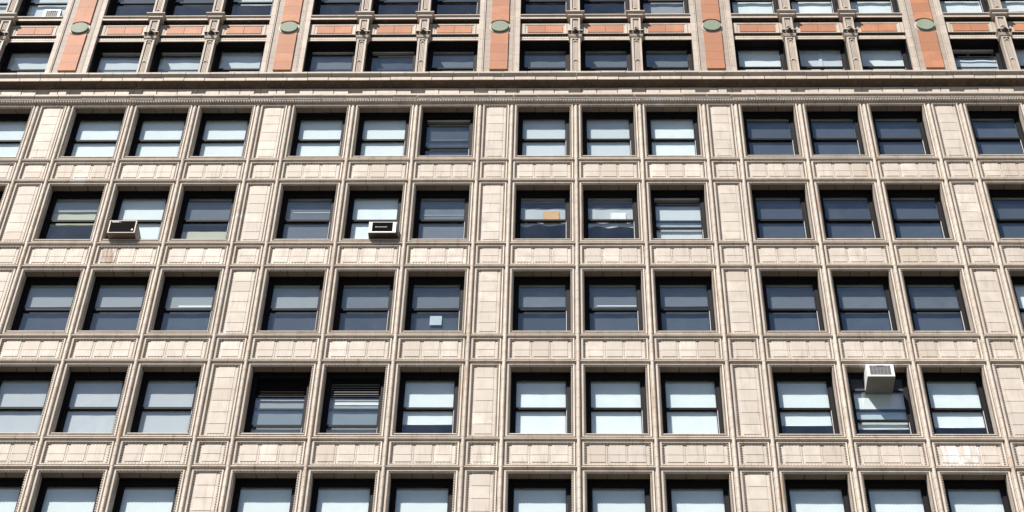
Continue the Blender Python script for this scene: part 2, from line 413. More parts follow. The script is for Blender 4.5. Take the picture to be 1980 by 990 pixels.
# --- windows
def lathe_blank(): pass
def casing_mesh():
    m = MB()
    # liner and frame face; offsets are inward so they are negative
    def o(i, b, t, y): return (-i, -b, -t, y)
    m.ring(OX0, OX1, WZ0, WZ1, [o(0,0,0,0.252), o(0.022,0.02,0.022,0.252), o(0.026,0.02,0.026,0.335), o(0.118,0.05,0.150,0.340), o(0.118,0.05,0.150,0.450), o(0,0,0,0.450)])
    return m.mesh('window', ['black'])
GX0, GX1 = 0.31, 1.69
GT, GB, GM = WZ1-0.155, WZ0+0.05, 1.425
def sash_mesh(h, top, bot, outer):
    # a sash of outer height h with rails; a strip of bare aluminium along the jambs
    m = MB(); y0, y1 = (0.352, 0.390) if outer else (0.394, 0.432)
    m.box(GX0, GX1, y0, y1, h-top, h); m.box(GX0, GX1, y0, y1, 0, bot)
    m.box(GX0, GX0+0.03, y0, y1, bot, h-top); m.box(GX1-0.03, GX1, y0, y1, bot, h-top)
    if not outer:
        m.box(GX1-0.012, GX1+0.004, y0-0.03, y0-0.002, bot, h-top, 1)
    return m.mesh('upper_sash' if outer else 'lower_sash', ['black', 'alu'])
def pane_mesh(h, y):
    m = MB(); m.box(GX0+0.028, GX1-0.028, y, y+0.006, 0, h)
    return m.mesh('pane', 'glass')
def shade_mesh(h, mat, tilt=0.0, wob=0.0015, w0=0.0, w1=0.0):
    m = MB(); nx, nz = 10, 4; vs = []
    rnd = random.Random(int(h*1000)+7)
    for j in range(nz+1):
        for i in range(nx+1):
            x = GX0-0.01+(GX1-GX0+0.02)*i/nx
            z = -h*(1-j/nz)
            if j == 0: z += tilt*(i/nx-0.5)
            y = 0.452+wob*math.sin(i*1.1+j*0.6)+rnd.uniform(-wob, wob)*0.4
            vs.append((x, y, z))
    fs = [(j*(nx+1)+i, j*(nx+1)+i+1, (j+1)*(nx+1)+i+1, (j+1)*(nx+1)+i) for j in range(nz) for i in range(nx)]
    m.add(vs, fs); m.box(GX0, GX1, 0.443, 0.463, -h-0.02+min(0, tilt)*0.5, -h+min(0, tilt)*0.5)
    return m.mesh('roller_shade', mat, True)
def curtain_mesh(top, bot, seed):
    # a sagging sheet hung across the middle of the window; wavy along both edges
    m = MB(); n = 28; vs = []; rnd = random.Random(seed); ph = rnd.uniform(0, 6)
    for j in range(3):
        for i in range(n+1):
            x = GX0+0.02+(GX1-GX0-0.03)*i/n
            a = top+0.03*math.sin(i*0.55+ph)*math.exp(-i/14)+0.012*math.sin(i*0.3)
            b = bot+0.07*math.sin(i*0.42+ph+1.5)*(0.3+math.exp(-i/10))
            z = a+(b-a)*j/2
            vs.append((x, 0.458+0.008*math.sin(i*0.45+ph)*(j+1)/2, z))
    m.add(vs, [(j*(n+1)+i, j*(n+1)+i+1, (j+1)*(n+1)+i+1, (j+1)*(n+1)+i) for j in range(2) for i in range(n)])
    return m.mesh('curtain', 'L', True)
def slat_mesh(mat):
    return MB().add([(GX0+0.03,0.40,0),(GX1-0.06,0.40,0),(GX1-0.06,0.46,0.055),(GX0+0.03,0.46,0.055),(GX0+0.03,0.40,0.012),(GX1-0.06,0.40,0.012),(GX1-0.06,0.455,0.06),(GX0+0.03,0.455,0.06)],
                    [(0,1,2,3),(4,7,6,5),(0,4,5,1),(1,5,6,2),(2,6,7,3),(3,7,4,0)]).mesh('louvre_slat', mat)

UH, LH = GT-(GM-0.035), (GM+0.03)-GB
def window(loc, low=0.0, shade=None, drop=2.4, label=None, lower_up=0.0, hem=None, slats=0, curtain=None, filler=None, head=True, tilt=0.0, up=False, wob=0.0015, top=0.0, second=None, slatm='louvre'):
    """loc = left mullion and base line; shade = material key, drop = length of the shade below the window head"""
    wd = put('window', shared('cas', casing_mesh), BLD, (loc[0], loc[1]-0.03, loc[2]), label)
    us = put('upper_sash', shared('us', lambda: sash_mesh(UH, 0.035, 0.075, True)), wd, (0, 0, GM-0.035-low))
    ls = put('lower_sash', shared('ls', lambda: sash_mesh(LH, 0.062, 0.06, False)), wd, (0, 0, GB+lower_up))
    put('pane', shared('pu', lambda: pane_mesh(UH-0.10, 0.372)), wd, (0, 0, GM-0.035-low+0.07))
    put('pane', shared('pl', lambda: pane_mesh(LH-0.11, 0.412)), wd, (0, 0, GB+lower_up+0.055))
    if head: put('shade_cassette', shared('cass', lambda: MB().box(GX0+0.015, GX1-0.015, 0.440, 0.56, GT-0.075, GT+0.05).mesh('shade_cassette', 'head')), wd)
    if shade:
        put('roller_shade', shared(('sh', shade, round(drop, 2), tilt, wob), lambda: shade_mesh(drop, shade, tilt, wob)), wd, (0, 0, GT-0.03-top))
    if second:
        s2, d2, t2 = second
        put('roller_shade', shared(('sh', s2, round(d2, 2), 0, 0.003), lambda: shade_mesh(d2, s2, 0, 0.003)), wd, (0, 0.03, GT-0.03-t2))
    if hem:
        x0, x1, z, h, mat = hem
        put('hem_bar', MB().box(x0, x1, 0.436, 0.442, z, z+h).mesh('hem_bar', mat), wd)
    for i in range(slats):
        put('louvre_slat', shared(('slat', slatm), lambda: slat_mesh(slatm)), wd, (0, 0, GT-0.09-0.088*i-0.10))
    if curtain:
        put('curtain', curtain_mesh(*curtain), wd)
    if filler:
        put('filler_panel', MB().box(GX0, GX1, 0.36, 0.372, GT-filler, GT).mesh('filler_panel', 'filler'), wd)
    return wd

W_, C_, A_, G_, Mm, D_ = 'W', 'C', 'A', 'G', 'Mm', 'D'
full = dict(shade=W_, drop=2.42)
ST = {}   # (row, left mullion): window state
for x in (-17, -14, -12, -10, -7, -5): ST[0, x] = dict(shade=W_, drop=2.42)
ST[0, -3] = dict(low=0.38, shade=D_, drop=2.0, top=0.38, hem=(0.5, 1.62, 1.50, 0.016, 'alu'), label='window with its upper sash pulled down')
for x in (0, 2): ST[0, x] = dict(shade=C_, drop=2.42)
ST[0, 4] = dict(shade=W_, drop=2.42)
for x in (7, 9, 11): ST[0, x] = dict(shade=D_, drop=1.9)
ST[0, 14] = dict(shade=D_, drop=2.1)
ST[1, -14] = dict(shade=G_, drop=0.55, second=(A_, 0.68, 0.45))
ST[1, -12] = dict(shade=W_, drop=2.42, label='window half filled by an air conditioner')
ST[1, -10] = dict(shade=Mm, drop=1.15, second=(A_, 0.42, 1.42))
ST[1, -7] = dict(shade=Mm, drop=1.9, hem=(0.55, 1.66, 1.86, 0.022, 'W'))
ST[1, -5] = dict(shade=W_, drop=2.42)
ST[1, -3] = dict(shade=Mm, drop=1.9, hem=(0.45, 1.66, 1.74, 0.018, 'note'))
ST[1, 0] = dict(shade=None, curtain=(2.07, 1.30, 3), label='window with a sagging sheet hung across its middle')
ST[1, 2] = dict(shade=None, curtain=(2.08, 1.22, 5), label='window with a wavy sheet hung across its middle')
ST[1, 4] = dict(low=0.36, shade=C_, drop=1.75, top=0.36, label='window with its upper sash pulled down')
for x in (7, 9, 11, 14): ST[1, x] = dict(shade=D_, drop=2.42)  # bare windows: dark sheet added to colour the glass like reflected sky
for x in (-14, -12): ST[2, x] = dict(shade=G_, drop=0.86)
ST[2, -10] = dict(shade=G_, drop=0.90, hem=(0.70, 1.68, 1.60, 0.075, 'W'))  # white bar shaped to the sunlit length; shaded left end left out
for x in (-7, -5, -3): ST[2, x] = dict(shade=G_ if x < -5 else Mm, drop=0.90)
ST[2, 0] = dict(shade=Mm, drop=0.86)
ST[2, 2] = dict(shade=Mm, drop=0.90, hem=(0.55, 1.66, 1.63, 0.045, 'W'))
ST[2, 4] = dict(shade=Mm, drop=0.84)
for x in (7, 9): ST[2, x] = dict(shade=Mm, drop=1.0)
ST[2, 11] = dict(shade=Mm, drop=0.95, low=0.0)
ST[2, 14] = dict(shade=W_, drop=2.42)
for x in (-14, -12, -10): ST[3, x] = dict(shade='L', drop=2.42)
ST[3, -7] = dict(low=0.64, shade=G_, drop=1.75, top=0.66, slats=5, slatm='black', head=False, label='window with a louvred vent above its lowered sash')
ST[3, -5] = dict(low=0.64, shade=G_, drop=1.75, top=0.66, slats=5, head=False, hem=(0.48, 1.69, 1.62, 0.15, 'W'), second=None, label='window with a pale louvred vent above its lowered sash')
ST[3, -3] = dict(shade=W_, drop=1.56)
for x in (0, 2, 4): ST[3, x] = dict(shade=W_, drop=2.42)
ST[3, 7] = dict(shade=W_, drop=1.58)
ST[3, 9] = dict(low=0.42, shade=W_, drop=1.28, top=0.42, filler=0.42, head=False, label='window with an air conditioner resting on its lowered upper sash')
ST[3, 11] = dict(shade=W_, drop=1.64)
for x in XW: ST.setdefault((4, x), dict(shade=W_, drop=2.42))
WINDOWS = {}
for x in XW:
    if (2, x) in ST and x < 14: ST[2, x]['second'] = (D_, 2.42, 0.0)  # dark sheet added behind, its colour standing for sky reflected in the lower panes
for r in ROWS:
    B = -F*r
    for x in XW:
        if not in_view(x, x+2, B-0.9, B+2.9, 110): continue
        o = (x, 0, B)
        st = dict(ST.get((r, x), dict(shade=random.choice([W_, Mm, G_]), drop=2.42)))
        WINDOWS[r, x] = window(o, **st)
        add_frame('w', o, WIN); add_frame('s', o, SPA)
        put('window_sill', shared('sill', sill_mesh), BLD, (x, 0, B+WZ0-0.018))
        for sd in (-1, 1): put('jamb', shared(('jamb', sd), lambda: jamb_mesh(sd)), BLD, o)
        for i in range(3):
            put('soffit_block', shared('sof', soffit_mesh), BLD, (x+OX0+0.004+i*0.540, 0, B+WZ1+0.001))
            pm = PANMAT.get((r, x, i), 'stone')
            put('spandrel_panel', shared(('pan', i, pm), lambda: panel_mesh(i, pm)), BLD, o, {'stained': 'brown stained panel', 'repaired': 'panel with white repair smears'}.get(pm))
        put('transom', shared('tr2', lambda: transom_mesh(2.0)), BLD, (x, 0, B))
        put('transom', shared('tr2', lambda: transom_mesh(2.0)), BLD, (x, 0, B-0.975))
    for x in XP+[-22]:
        if not in_view(x, x+1, B-0.9, B+2.9, 110): continue
        o = (x, 0, B)
        add_frame('p', o, PIER); add_frame('q', o, PSM)
        h = (WZ1-0.150)/6
        for k in range(6):
            put('pier_block', shared(('pb', k == 0, k == 5), lambda: pier_block_mesh(h, 0.07 if k == 0 else 0, 0.02 if k == 5 else 0)), BLD, (x, 0, B+0.150+k*h))
        h2 = (SPZ1-SPZ0)/2
        for k in range(2):
            put('pier_block', shared(('ps', k), lambda: pier_block_mesh(h2, 0.07 if k == 0 else 0, 0.015 if k == 1 else 0)), BLD, (x, 0, B+SPZ0+k*h2))
        put('transom', shared('tr1', lambda: transom_mesh(1.0)), BLD, (x, 0, B))
        put('transom', shared('tr1', lambda: transom_mesh(1.0)), BLD, (x, 0, B-0.975))

# ------------------------------------------------------------------ cornice between the plain and the ornate storeys
def course(name, prof, step, gap, x_off, mat, zjit=0.0):
    gap *= 1.9; me = MB().extrude_x(prof, gap/2, step-gap/2).mesh(name, mat)
    x = -20.6+x_off
    while x < 19.5:
        o = put(name, me, BLD, (x, random.uniform(-0.004, 0.004), random.uniform(-zjit, zjit)))
        x += step
put('cornice_bed', MB().extrude_x([(0.5, 2.78), (0.0125, 2.78), (0.012, 3.62), (-0.0, 4.14), (0.02, 4.20), (0.5, 4.20)], -22.2, 21.2).mesh('cornice_bed', 'mortar'), BLD)
course('neck_moulding', [(0.06, 2.77), (-0.010, 2.77), (-0.036, 2.776), (-0.046, 2.79), (-0.038, 2.802), (-0.02, 2.808), (-0.02, 2.818), (-0.076, 2.822), (-0.086, 2.834), (-0.086, 2.842), (0.011, 2.845)], 1.0, 0.008, 0.1, 'mould')
bd = MB(); x = -20.5
while x < 19.5:
    bd.bead((x, -0.116, 2.893), (0.0, 1.0), 0.034, 0.050); x += 0.082
put('bead_moulding', bd.mesh('bead_moulding', 'stone'), BLD, kind='stuff')
course('bead_bed', [(0.011, 2.847), (-0.096, 2.848), (-0.100, 2.942), (0.011, 2.943)], 0.84, 0.008, 0.3, 'corn')
course('ledge_block', [(0.011, 2.945), (-0.110, 2.947), (-0.122, 2.972), (-0.132, 3.02), (-0.155, 3.055), (-0.176, 3.062), (-0.180, 3.135), (-0.16, 3.150), (0.011, 3.165)], 0.76, 0.010, 0.12, 'corn', 0.002)
FZ0, FZ1 = 3.15, 3.66
for x in XW:
    if not in_view(x, x+2, 3.0, 4.0, 200): continue
    for a, b in ((0.22, 0.66), (0.66, 1.32), (1.32, 1.785)):
        put('frieze_panel', shared(('fr', a), lambda: MB().boss(a+0.004, b-0.004, -0.046, 0.010, 3.235, 3.575, 0.010).mesh('frieze_panel', 'corn')), BLD, (x, 0, 0))
for x in XP+[-22]:
    for a, b in ((0.215, 0.49), (0.49, 0.775)):
        put('frieze_panel', shared(('frp', a), lambda: MB().boss(a+0.004, b-0.004, -0.046, 0.010, 3.235, 3.575, 0.010).mesh('frieze_panel', 'corn')), BLD, (x, 0, 0))
course('frieze_block', [(0.011, 3.168), (-0.004, 3.168), (-0.004, 3.625), (0.011, 3.625)], 0.68, 0.010, 0.34, 'corn')
# soffit: hollow moulding carrying a leaf pattern in low relief
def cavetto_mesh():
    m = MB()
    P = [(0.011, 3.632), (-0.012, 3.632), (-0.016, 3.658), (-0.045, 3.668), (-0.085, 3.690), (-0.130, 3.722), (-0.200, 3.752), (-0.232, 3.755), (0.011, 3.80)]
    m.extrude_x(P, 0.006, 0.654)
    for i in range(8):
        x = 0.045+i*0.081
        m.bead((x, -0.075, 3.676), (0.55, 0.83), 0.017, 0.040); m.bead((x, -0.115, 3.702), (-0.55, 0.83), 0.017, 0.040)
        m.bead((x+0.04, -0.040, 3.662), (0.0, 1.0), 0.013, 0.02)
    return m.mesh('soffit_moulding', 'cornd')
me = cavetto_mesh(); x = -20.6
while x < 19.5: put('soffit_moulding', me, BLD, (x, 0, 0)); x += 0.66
course('corona_block', [(0.011, 3.80), (-0.236, 3.757), (-0.254, 3.757), (-0.256, 3.900), (0.011, 3.905)], 0.66, 0.010, 0.2, 'corn', 0.003)
course('cymatium_block', [(0.011, 3.909), (-0.248, 3.904), (-0.262, 3.925), (-0.292, 3.960), (-0.328, 4.000), (-0.334, 4.008), (-0.336, 4.080), (-0.318, 4.09), (0.05, 4.19), (0.05, 3.909)], 0.78, 0.008, 0.0, 'corn', 0.002)
put('coping', MB().extrude_x([(0.6, 4.19), (0.04, 4.203), (-0.05, 4.20), (0.6, 4.205)], -22.2, 21.2).mesh('coping', 'corn'), BLD)

# ------------------------------------------------------------------ ornate upper storeys
UB0, UH0 = 3.846, 6.406            # window bottom and head of the lower of the two
uw = MB()
YU = 0.10
UWX = [(0.18, 1.835), (2.165, 3.835), (4.165, 5.82)]
# backing masonry: piers, window mullion cores, spandrels
for b in list(BAYS)+[3]:
    X = 7*b
    uw.box(X-1.18, X+0.18, 0.055, 0.70, 4.0, 10.9)
    if b < 3:
        for c in (2, 4): uw.box(X+c-0.165, X+c+0.165, 0.0, 0.70, 4.0, 10.9)
        for (a, e) in UWX:
            uw.box(X+a, X+e, 0.26, 0.70, UH0+0.004, UB0+F-0.06)
            uw.box(X+a, X+e, YU+0.035, 0.70, UH0+F, 10.9)
put('upper_wall', uw.mesh('upper_wall', 'grey'), BLD)

# pier strips, each a stack of blocks, with a small roll along the inner edge
def strip_mesh(flip, h):
    m = MB(); s = -1 if flip else 1
    P = [(0.0, 0.06), (0.0, 0.003), (0.006, 0.0), (0.150, 0.0), (0.156, 0.004), (0.158, 0.020), (0.166, 0.016), (0.172, 0.006), (0.190, 0.004), (0.200, 0.016), (0.206, 0.030), (0.210, 0.06)]
    m.extrude_z([(x*s, y) for x, y in P], 0, h-0.008)
    return m.mesh('pier_strip', 'trim')
HS = 0.52
for X in [7*b for b in BAYS]+[21]:
    if not in_view(X-1.2, X+0.2, 4, 9, 200): continue
    z = 4.08 + (0 if (X // 7) % 2 else 0.13)
    while z < 9.8:
        put('pier_strip', shared('stL', lambda: strip_mesh(False, HS)), BLD, (X-1.18, 0, z))
        put('pier_strip', shared('stR', lambda: strip_mesh(True, HS)), BLD, (X+0.18, 0, z+0.2))
        z += HS
    # recessed grey field in rough blocks either side of the orange panel
    z = 4.10; k = 0
    while z < 9.8:
        put('field_block', shared('fb', lambda: MB().box(0.004, 0.224, 0.042, 0.0552, 0.003, 0.317).mesh('field_block', 'grey')), BLD, (X-0.966, 0, z))
        put('field_block', shared('fb', lambda: 0), BLD, (X-0.262, 0, z+0.11))
        z += 0.32; k += 1
    put('field_panel', shared('fp', lambda: MB().box(-0.225, 0.225, 0.046, 0.0553, 4.10, 9.9).mesh('field_panel', 'grey')), BLD, (X-0.49, 0, 0))
    # orange panels above and below the disc, with concave ends
    def orange(z0, z1, end):
        m = MB(); n = 12; cz = 6.985; rr = 0.40; vs = []; W = 0.292
        bot = []; top = []
        for i in range(n+1):
            xx = -W+2*W*i/n
            a = math.sqrt(max(0, rr*rr-xx*xx))
            bot.append(cz+a if end == 'bot' else z0); top.append(cz-a if end == 'top' else z1)
        for y in (-0.012, 0.05):
            for arr in (bot, top):
                for i in range(n+1): vs.append((-W+2*W*i/n, y, arr[i]))
        k = n+1; fs = []
        for i in range(n):
            fs += [(i, i+1, k+i+1, k+i), (2*k+i, 3*k+i, 3*k+i+1, 2*k+i+1), (i, 2*k+i, 2*k+i+1, i+1), (k+i, k+i+1, 3*k+i+1, 3*k+i)]
        fs += [(0, k, 3*k, 2*k), (n, 2*k+n, 3*k+n, k+n)]
        return m.add(vs, fs).mesh('orange_block', 'red')
    zs = [4.655, 5.10, 5.56, 6.02]
    for i in range(3): put('orange_block', shared(('ob', i), lambda: MB().boss(-0.292, 0.292, -0.012, 0.05, zs[i]+0.0012, zs[i+1]-0.0012, 0.002).mesh('orange_block', 'red')), BLD, (X-0.49, 0, 0))
    put('orange_block', shared('obt', lambda: orange(6.0212, 6.7, 'top')), BLD, (X-0.49, 0, 0))
    put('orange_block', shared('obb', lambda: orange(7.2, 7.75, 'bot')), BLD, (X-0.49, 0, 0))
    for i in range(4): put('orange_block', shared('obu', lambda: MB().boss(-0.292, 0.292, -0.012, 0.05, 0.0012, 0.4588, 0.002).mesh('orange_block', 'red')), BLD, (X-0.49, 0, 7.752+i*0.46))
    ro = put('roundel', shared('ro', lambda: MB().disc((0, 0), 0.345, 0.015, 0.05, 44, 0.012).mesh('roundel', 'stone')), BLD, (X-0.49, 0, 6.985))
    put('green_disc', shared('gd', lambda: MB().disc((0, 0), 0.295, -0.055, 0.03, 44, 0.014).mesh('green_disc', 'green')), ro)

# spandrels between the two ornate storeys
SW = 1.66
def ex(prof, name, mat): return MB().extrude_x(prof, -SW/2+0.002, SW/2-0.002).mesh(name, mat)
def usill(): return ex([(0.60, 7.70), (0.30, 7.69), (-0.034, 7.662), (-0.038, 7.626), (-0.015, 7.614), (0.006, 7.580), (0.010, 7.568), (0.010, 7.474), (0.030, 7.476), (0.60, 7.52)], 'window_sill', 'corn')
def usoffit(): return ex([(0.032, 7.470), (0.05, 7.455), (0.262, 7.455), (0.262, 7.474), (0.032, 7.474)], 'sill_soffit_shade', 'soot_shade')  # slab added to carry the shade under the sill as dark colour
def usframe():
    m = MB()
    m.ring(-0.655, 0.655, 6.765, 7.232, [(-0.02, -0.01, -0.01, YU+0.034), (0.0, 0.0, 0.0, YU-0.004), (0.055, 0.05, 0.055, YU-0.010), (0.075, 0.065, 0.075, YU+0.01), (0.075, 0.065, 0.075, YU+0.034)])
    m.box(-SW/2+0.002, SW/2-0.002, YU+0.012, 0.262, 6.655, 7.325)
    return m.mesh('panel_frame', 'trim')
def uegg():
    m = MB(); m.extrude_x([(YU+0.03, 6.715), (0.070, 6.70), (0.067, 6.668), (0.078, 6.658), (0.128, 6.606), (YU+0.05, 6.600)], -SW/2+0.003, SW/2-0.003)
    for i in range(18): m.bead((-0.78+i*0.0918, 0.092, 6.630), (0, 1.0), 0.028, 0.030)
    return m.mesh('egg_moulding', 'soot_shade')  # shade of the underside painted in as near-black
def ulintel(): return ex([(0.55, 6.598), (0.120, 6.598), (0.116, 6.50), (0.124, 6.494), (0.121, 6.412), (0.133, 6.406), (0.55, 6.406)], 'lintel', 'corn')
def ublk(a, b): return MB().boss(a, b, YU-0.012, YU+0.011, 6.795, 7.190, 0.005).mesh('orange_block', 'red')
# upper windows: set deeper
UG = 0.55
UGX0, UGX1 = -0.70, 0.70
UHH = UH0-UB0
def ucasing():
    m = MB()
    m.ring(-SW/2+0.001, SW/2-0.001, 0.0, UHH-0.001, [(0,0,0,0.24), (-0.02,0,-0.02,0.24), (-0.026,0,-0.024,0.50), (-0.13,0,-0.07,0.505), (-0.13,0,-0.07,0.62), (0,0,0,0.62)])
    return m.mesh('window', 'black')
UGM = 1.44
def usash(h, top, bot, outer):
    m = MB(); y0, y1 = (0.515, 0.55) if outer else (0.555, 0.59)
    m.box(UGX0, UGX1, y0, y1, h-top, h); m.box(UGX0, UGX1, y0, y1, 0, bot)
    m.box(UGX0, UGX0+0.03, y0, y1, bot, h-top); m.box(UGX1-0.03, UGX1, y0, y1, bot, h-top)
    if not outer: m.box(UGX1-0.012, UGX1+0.004, y0-0.03, y0-0.002, bot, h-top, 1)
    return m.mesh('upper_sash' if outer else 'lower_sash', ['black', 'alu'])
def upane(h, y): return MB().box(UGX0+0.028, UGX1-0.028, y, y+0.006, 0, h).mesh('pane', 'glass')
def ushade(h, mat, tilt, zig):
    m = MB(); nx, nz = 12, 4; vs = []
    for j in range(nz+1):
        for i in range(nx+1):
            vs.append((UGX0-0.01+(UGX1-UGX0+0.02)*i/nx, 0.635+0.006*math.sin(i*0.9+j+h*7), -h*(1-j/nz)+(tilt*(i/nx-0.5)+zig*math.sin(i*0.7) if j == 0 else 0)))
    m.add(vs, [(j*(nx+1)+i, j*(nx+1)+i+1, (j+1)*(nx+1)+i+1, (j+1)*(nx+1)+i) for j in range(nz) for i in range(nx)])
    return m.mesh('roller_shade', mat, True)
def uwindow(x, z, low=0.0, shade=None, drop=2.3, tilt=0.0, zig=0.0, label=None, top=0.0, strip=False, second=None):
    wd = put('window', shared('ucas', ucasing), BLD, (x, -0.09, z), label)
    t = UHH-0.07; uh = t-(UGM-0.04); lh = UGM+0.03-0.02
    put('upper_sash', shared('uus', lambda: usash(uh, 0.04, 0.07, True)), wd, (0, 0, UGM-0.04-low))
    put('lower_sash', shared('uls', lambda: usash(lh, 0.06, 0.06, False)), wd, (0, 0, 0.02))
    put('pane', shared('upu', lambda: upane(uh-0.10, 0.532)), wd, (0, 0, UGM+0.025-low))
    put('pane', shared('upl', lambda: upane(lh-0.10, 0.572)), wd, (0, 0, 0.07))
    put('shade_cassette', shared('ucs', lambda: MB().box(UGX0+0.01, UGX1-0.01, 0.615, 0.72, -0.075, 0.03).mesh('shade_cassette', 'head')), wd, (0, 0, t))
    if shade: put('roller_shade', shared(('ush', shade, round(drop, 2), tilt, zig), lambda: ushade(drop, shade, tilt, zig)), wd, (0, 0, t-0.03-top))
    if second: put('roller_shade', shared(('ush', second[0], round(second[1], 2), 0, 0), lambda: ushade(second[1], second[0], 0, 0)), wd, (0, 0.03, t-0.03-second[2]))
    if strip: put('shade_gap', shared('gap', lambda: MB().box(-0.05, 0.06, 0.60, 0.625, 0.3, t-0.12).mesh('shade_gap', 'C')), wd)
    return wd
UST = {}
UST[0, -17] = dict(shade=C_, drop=2.3, zig=0.0)
UST[0, -14] = dict(low=0.34, shade=C_, drop=1.9, top=0.34, label='window with its upper sash pulled down')
UST[0, -12] = dict(low=0.34, shade=C_, drop=1.9, top=0.34, label='window with its upper sash pulled down')
UST[0, -10] = dict(shade=C_, drop=2.3)
UST[0, -7] = dict(low=0.30, shade=Mm, drop=1.9, top=0.30)
UST[0, -5] = dict(low=0.40, shade=D_, drop=1.9, top=0.40)
UST[0, -3] = dict(shade=Mm, drop=2.3)
UST[0, 0] = dict(shade=Mm, drop=2.3)
UST[0, 2] = dict(shade=Mm, drop=2.3, strip=False)
UST[0, 4] = dict(shade=Mm, drop=2.3)
for x in (7, 11): UST[0, x] = dict(shade=W_, drop=2.3)
UST[0, 9] = dict(shade=C_, drop=2.3, strip=True)
UST[0, 14] = dict(low=0.50, shade=C_, drop=1.8, top=0.52, label='window with its upper sash pulled down below two white lamps')
UST[0, 16] = dict(shade=W_, drop=2.3)
UST[1, -19] = dict(shade=C_, drop=2.3)
UST[1, -17] = dict(shade=C_, drop=2.3)
for x in (-14, -12): UST[1, x] = dict(shade=D_, drop=1.2)
UST[1, -10] = dict(shade=C_, drop=1.05)
for x in (-7, -5, -3, 0, 2): UST[1, x] = dict(shade=D_, drop=1.0)
UST[1, 4] = dict(shade=G_, drop=2.3)
for x, t in ((7, 0.0), (9, 0.1), (11, 0.12)): UST[1, x] = dict(shade=W_, drop=2.3, tilt=t)
UST[1, 14] = dict(shade=W_, drop=2.3)
UST[1, 16] = dict(shade=W_, drop=1.6)
for b in BAYS:
    for (a, e), o in zip(UWX, (0, 2, 4)):
        X = 7*b+(a+e)/2
        for k in (0, 1):
            zb = UB0+F*k
            if not in_view(X-1, X+1, zb, zb+2.5, 110): continue
            uwindow(X, zb, **UST.get((k, 7*b+o), dict(shade=C_, drop=2.3)))
        if not in_view(X-1, X+1, 6.4, 7.7, 110): continue
        for nm, fn in (('window_sill', usill), ('sill_soffit_shade', usoffit), ('panel_frame', usframe), ('egg_moulding', uegg), ('lintel', ulintel)):
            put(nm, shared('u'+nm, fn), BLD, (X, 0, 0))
        put('orange_block', shared('ub0', lambda: ublk(-0.585, -0.001)), BLD, (X, 0, 0))
        put('orange_block', shared('ub1', lambda: ublk(0.001, 0.585)), BLD, (X, 0, 0))

# pilasters between the ornate windows
PY = -0.10
def shaft_mesh(z0, z1, p0, p1):
    m = MB(); m.box(-0.164, 0.164, PY+0.045, 0.15, z0, z1, 1)
    m.ring(-0.095, 0.095, p0, p1, [(0,0,0,PY+0.047), (0.004,0.008,0.008,PY+0.002), (0.062,p0-z0-0.004,z1-p1-0.004,PY), (0.066,p0-z0,z1-p1,PY+0.005), (0.0655,p0-z0,z1-p1,PY+0.15)])
    for x in (-0.045, 0.0, 0.045): m.box(x-0.009, x+0.009, PY+0.030, PY+0.0455, p0+0.04, p1-0.04)   # reeding in the sunk panel
    return m.mesh('pilaster', ['trim', 'grey'])
def leaf_mesh():
    m = MB()
    for s in (-1, 1):
        m.add([(0, PY-0.002, 0.04), (s*0.075, PY+0.028, -0.035), (s*0.055, PY+0.012, -0.055), (0, PY+0.005, -0.005), (0, PY+0.03, 0.06), (s*0.08, PY+0.03, -0.07), (0, PY+0.03, -0.02)],
              [(0, 1, 2, 3), (4, 5, 1, 0), (1, 5, 2), (2, 5, 6, 3), (0, 3, 6, 4)])
    return m.mesh('leaf_ornament', 'mould')
def stack_mesh(name, levels, mat):
    # stepped block: list of (half width, front y, z0, z1)
    m = MB()
    for (hw, y, z0, z1, hw2, y2) in levels:
        m.add([(-hw, y, z0), (hw, y, z0), (hw, 0.14, z0), (-hw, 0.14, z0), (-hw2, y2, z1), (hw2, y2, z1), (hw2, 0.14, z1), (-hw2, 0.14, z1)],
              [(0,3,2,1),(4,5,6,7),(0,1,5,4),(1,2,6,5),(2,3,7,6),(3,0,4,7)])
    return m.mesh(name, mat)
def capital_mesh():
    return stack_mesh('capital', [(0.175, PY-0.01, 6.235, 6.262, 0.195, PY-0.03), (0.195, PY-0.03, 6.264, 6.30, 0.195, PY-0.03), (0.205, PY-0.04, 6.302, 6.345, 0.215, PY-0.05),
                                  (0.185, PY-0.02, 6.347, 6.40, 0.19, PY-0.02), (0.19, PY-0.02, 6.402, 6.535, 0.23, PY-0.065), (0.24, PY-0.075, 6.537, 6.575, 0.24, PY-0.075)], 'corn')
def volute_mesh(s):
    m = MB()
    if True:
        m.ball((s*0.185, PY-0.055, 6.50), 0.05, 0.05, 0.045, 8, 6); m.bead((s*0.16, PY-0.05, 6.42), (s*0.5, 0.86), 0.025, 0.06)
    return m.mesh('volute', 'soot_shade', True)
def lion_mesh():
    m = MB()
    m.ball((0, PY-0.075, 6.485), 0.085, 0.065, 0.085)                     # skull and mane
    for i in range(9):
        a = math.pi*(i/8)*1.2-0.1*math.pi
        m.ball((0.085*math.cos(a), PY-0.055, 6.485+0.085*math.sin(a)), 0.03, 0.03, 0.03, 6, 4)
    m.ball((0, PY-0.14, 6.465), 0.040, 0.045, 0.034, 8, 6)                # muzzle
    m.ball((0, PY-0.12, 6.425), 0.030, 0.035, 0.022, 8, 6)                # jaw
    for s in (-1, 1): m.ball((s*0.036, PY-0.128, 6.505), 0.018, 0.018, 0.012, 6, 4)   # brows
    m.ball((0, PY-0.09, 6.385), 0.022, 0.025, 0.035, 6, 5)
    return m.mesh('lion_head', 'soot_shade', True)
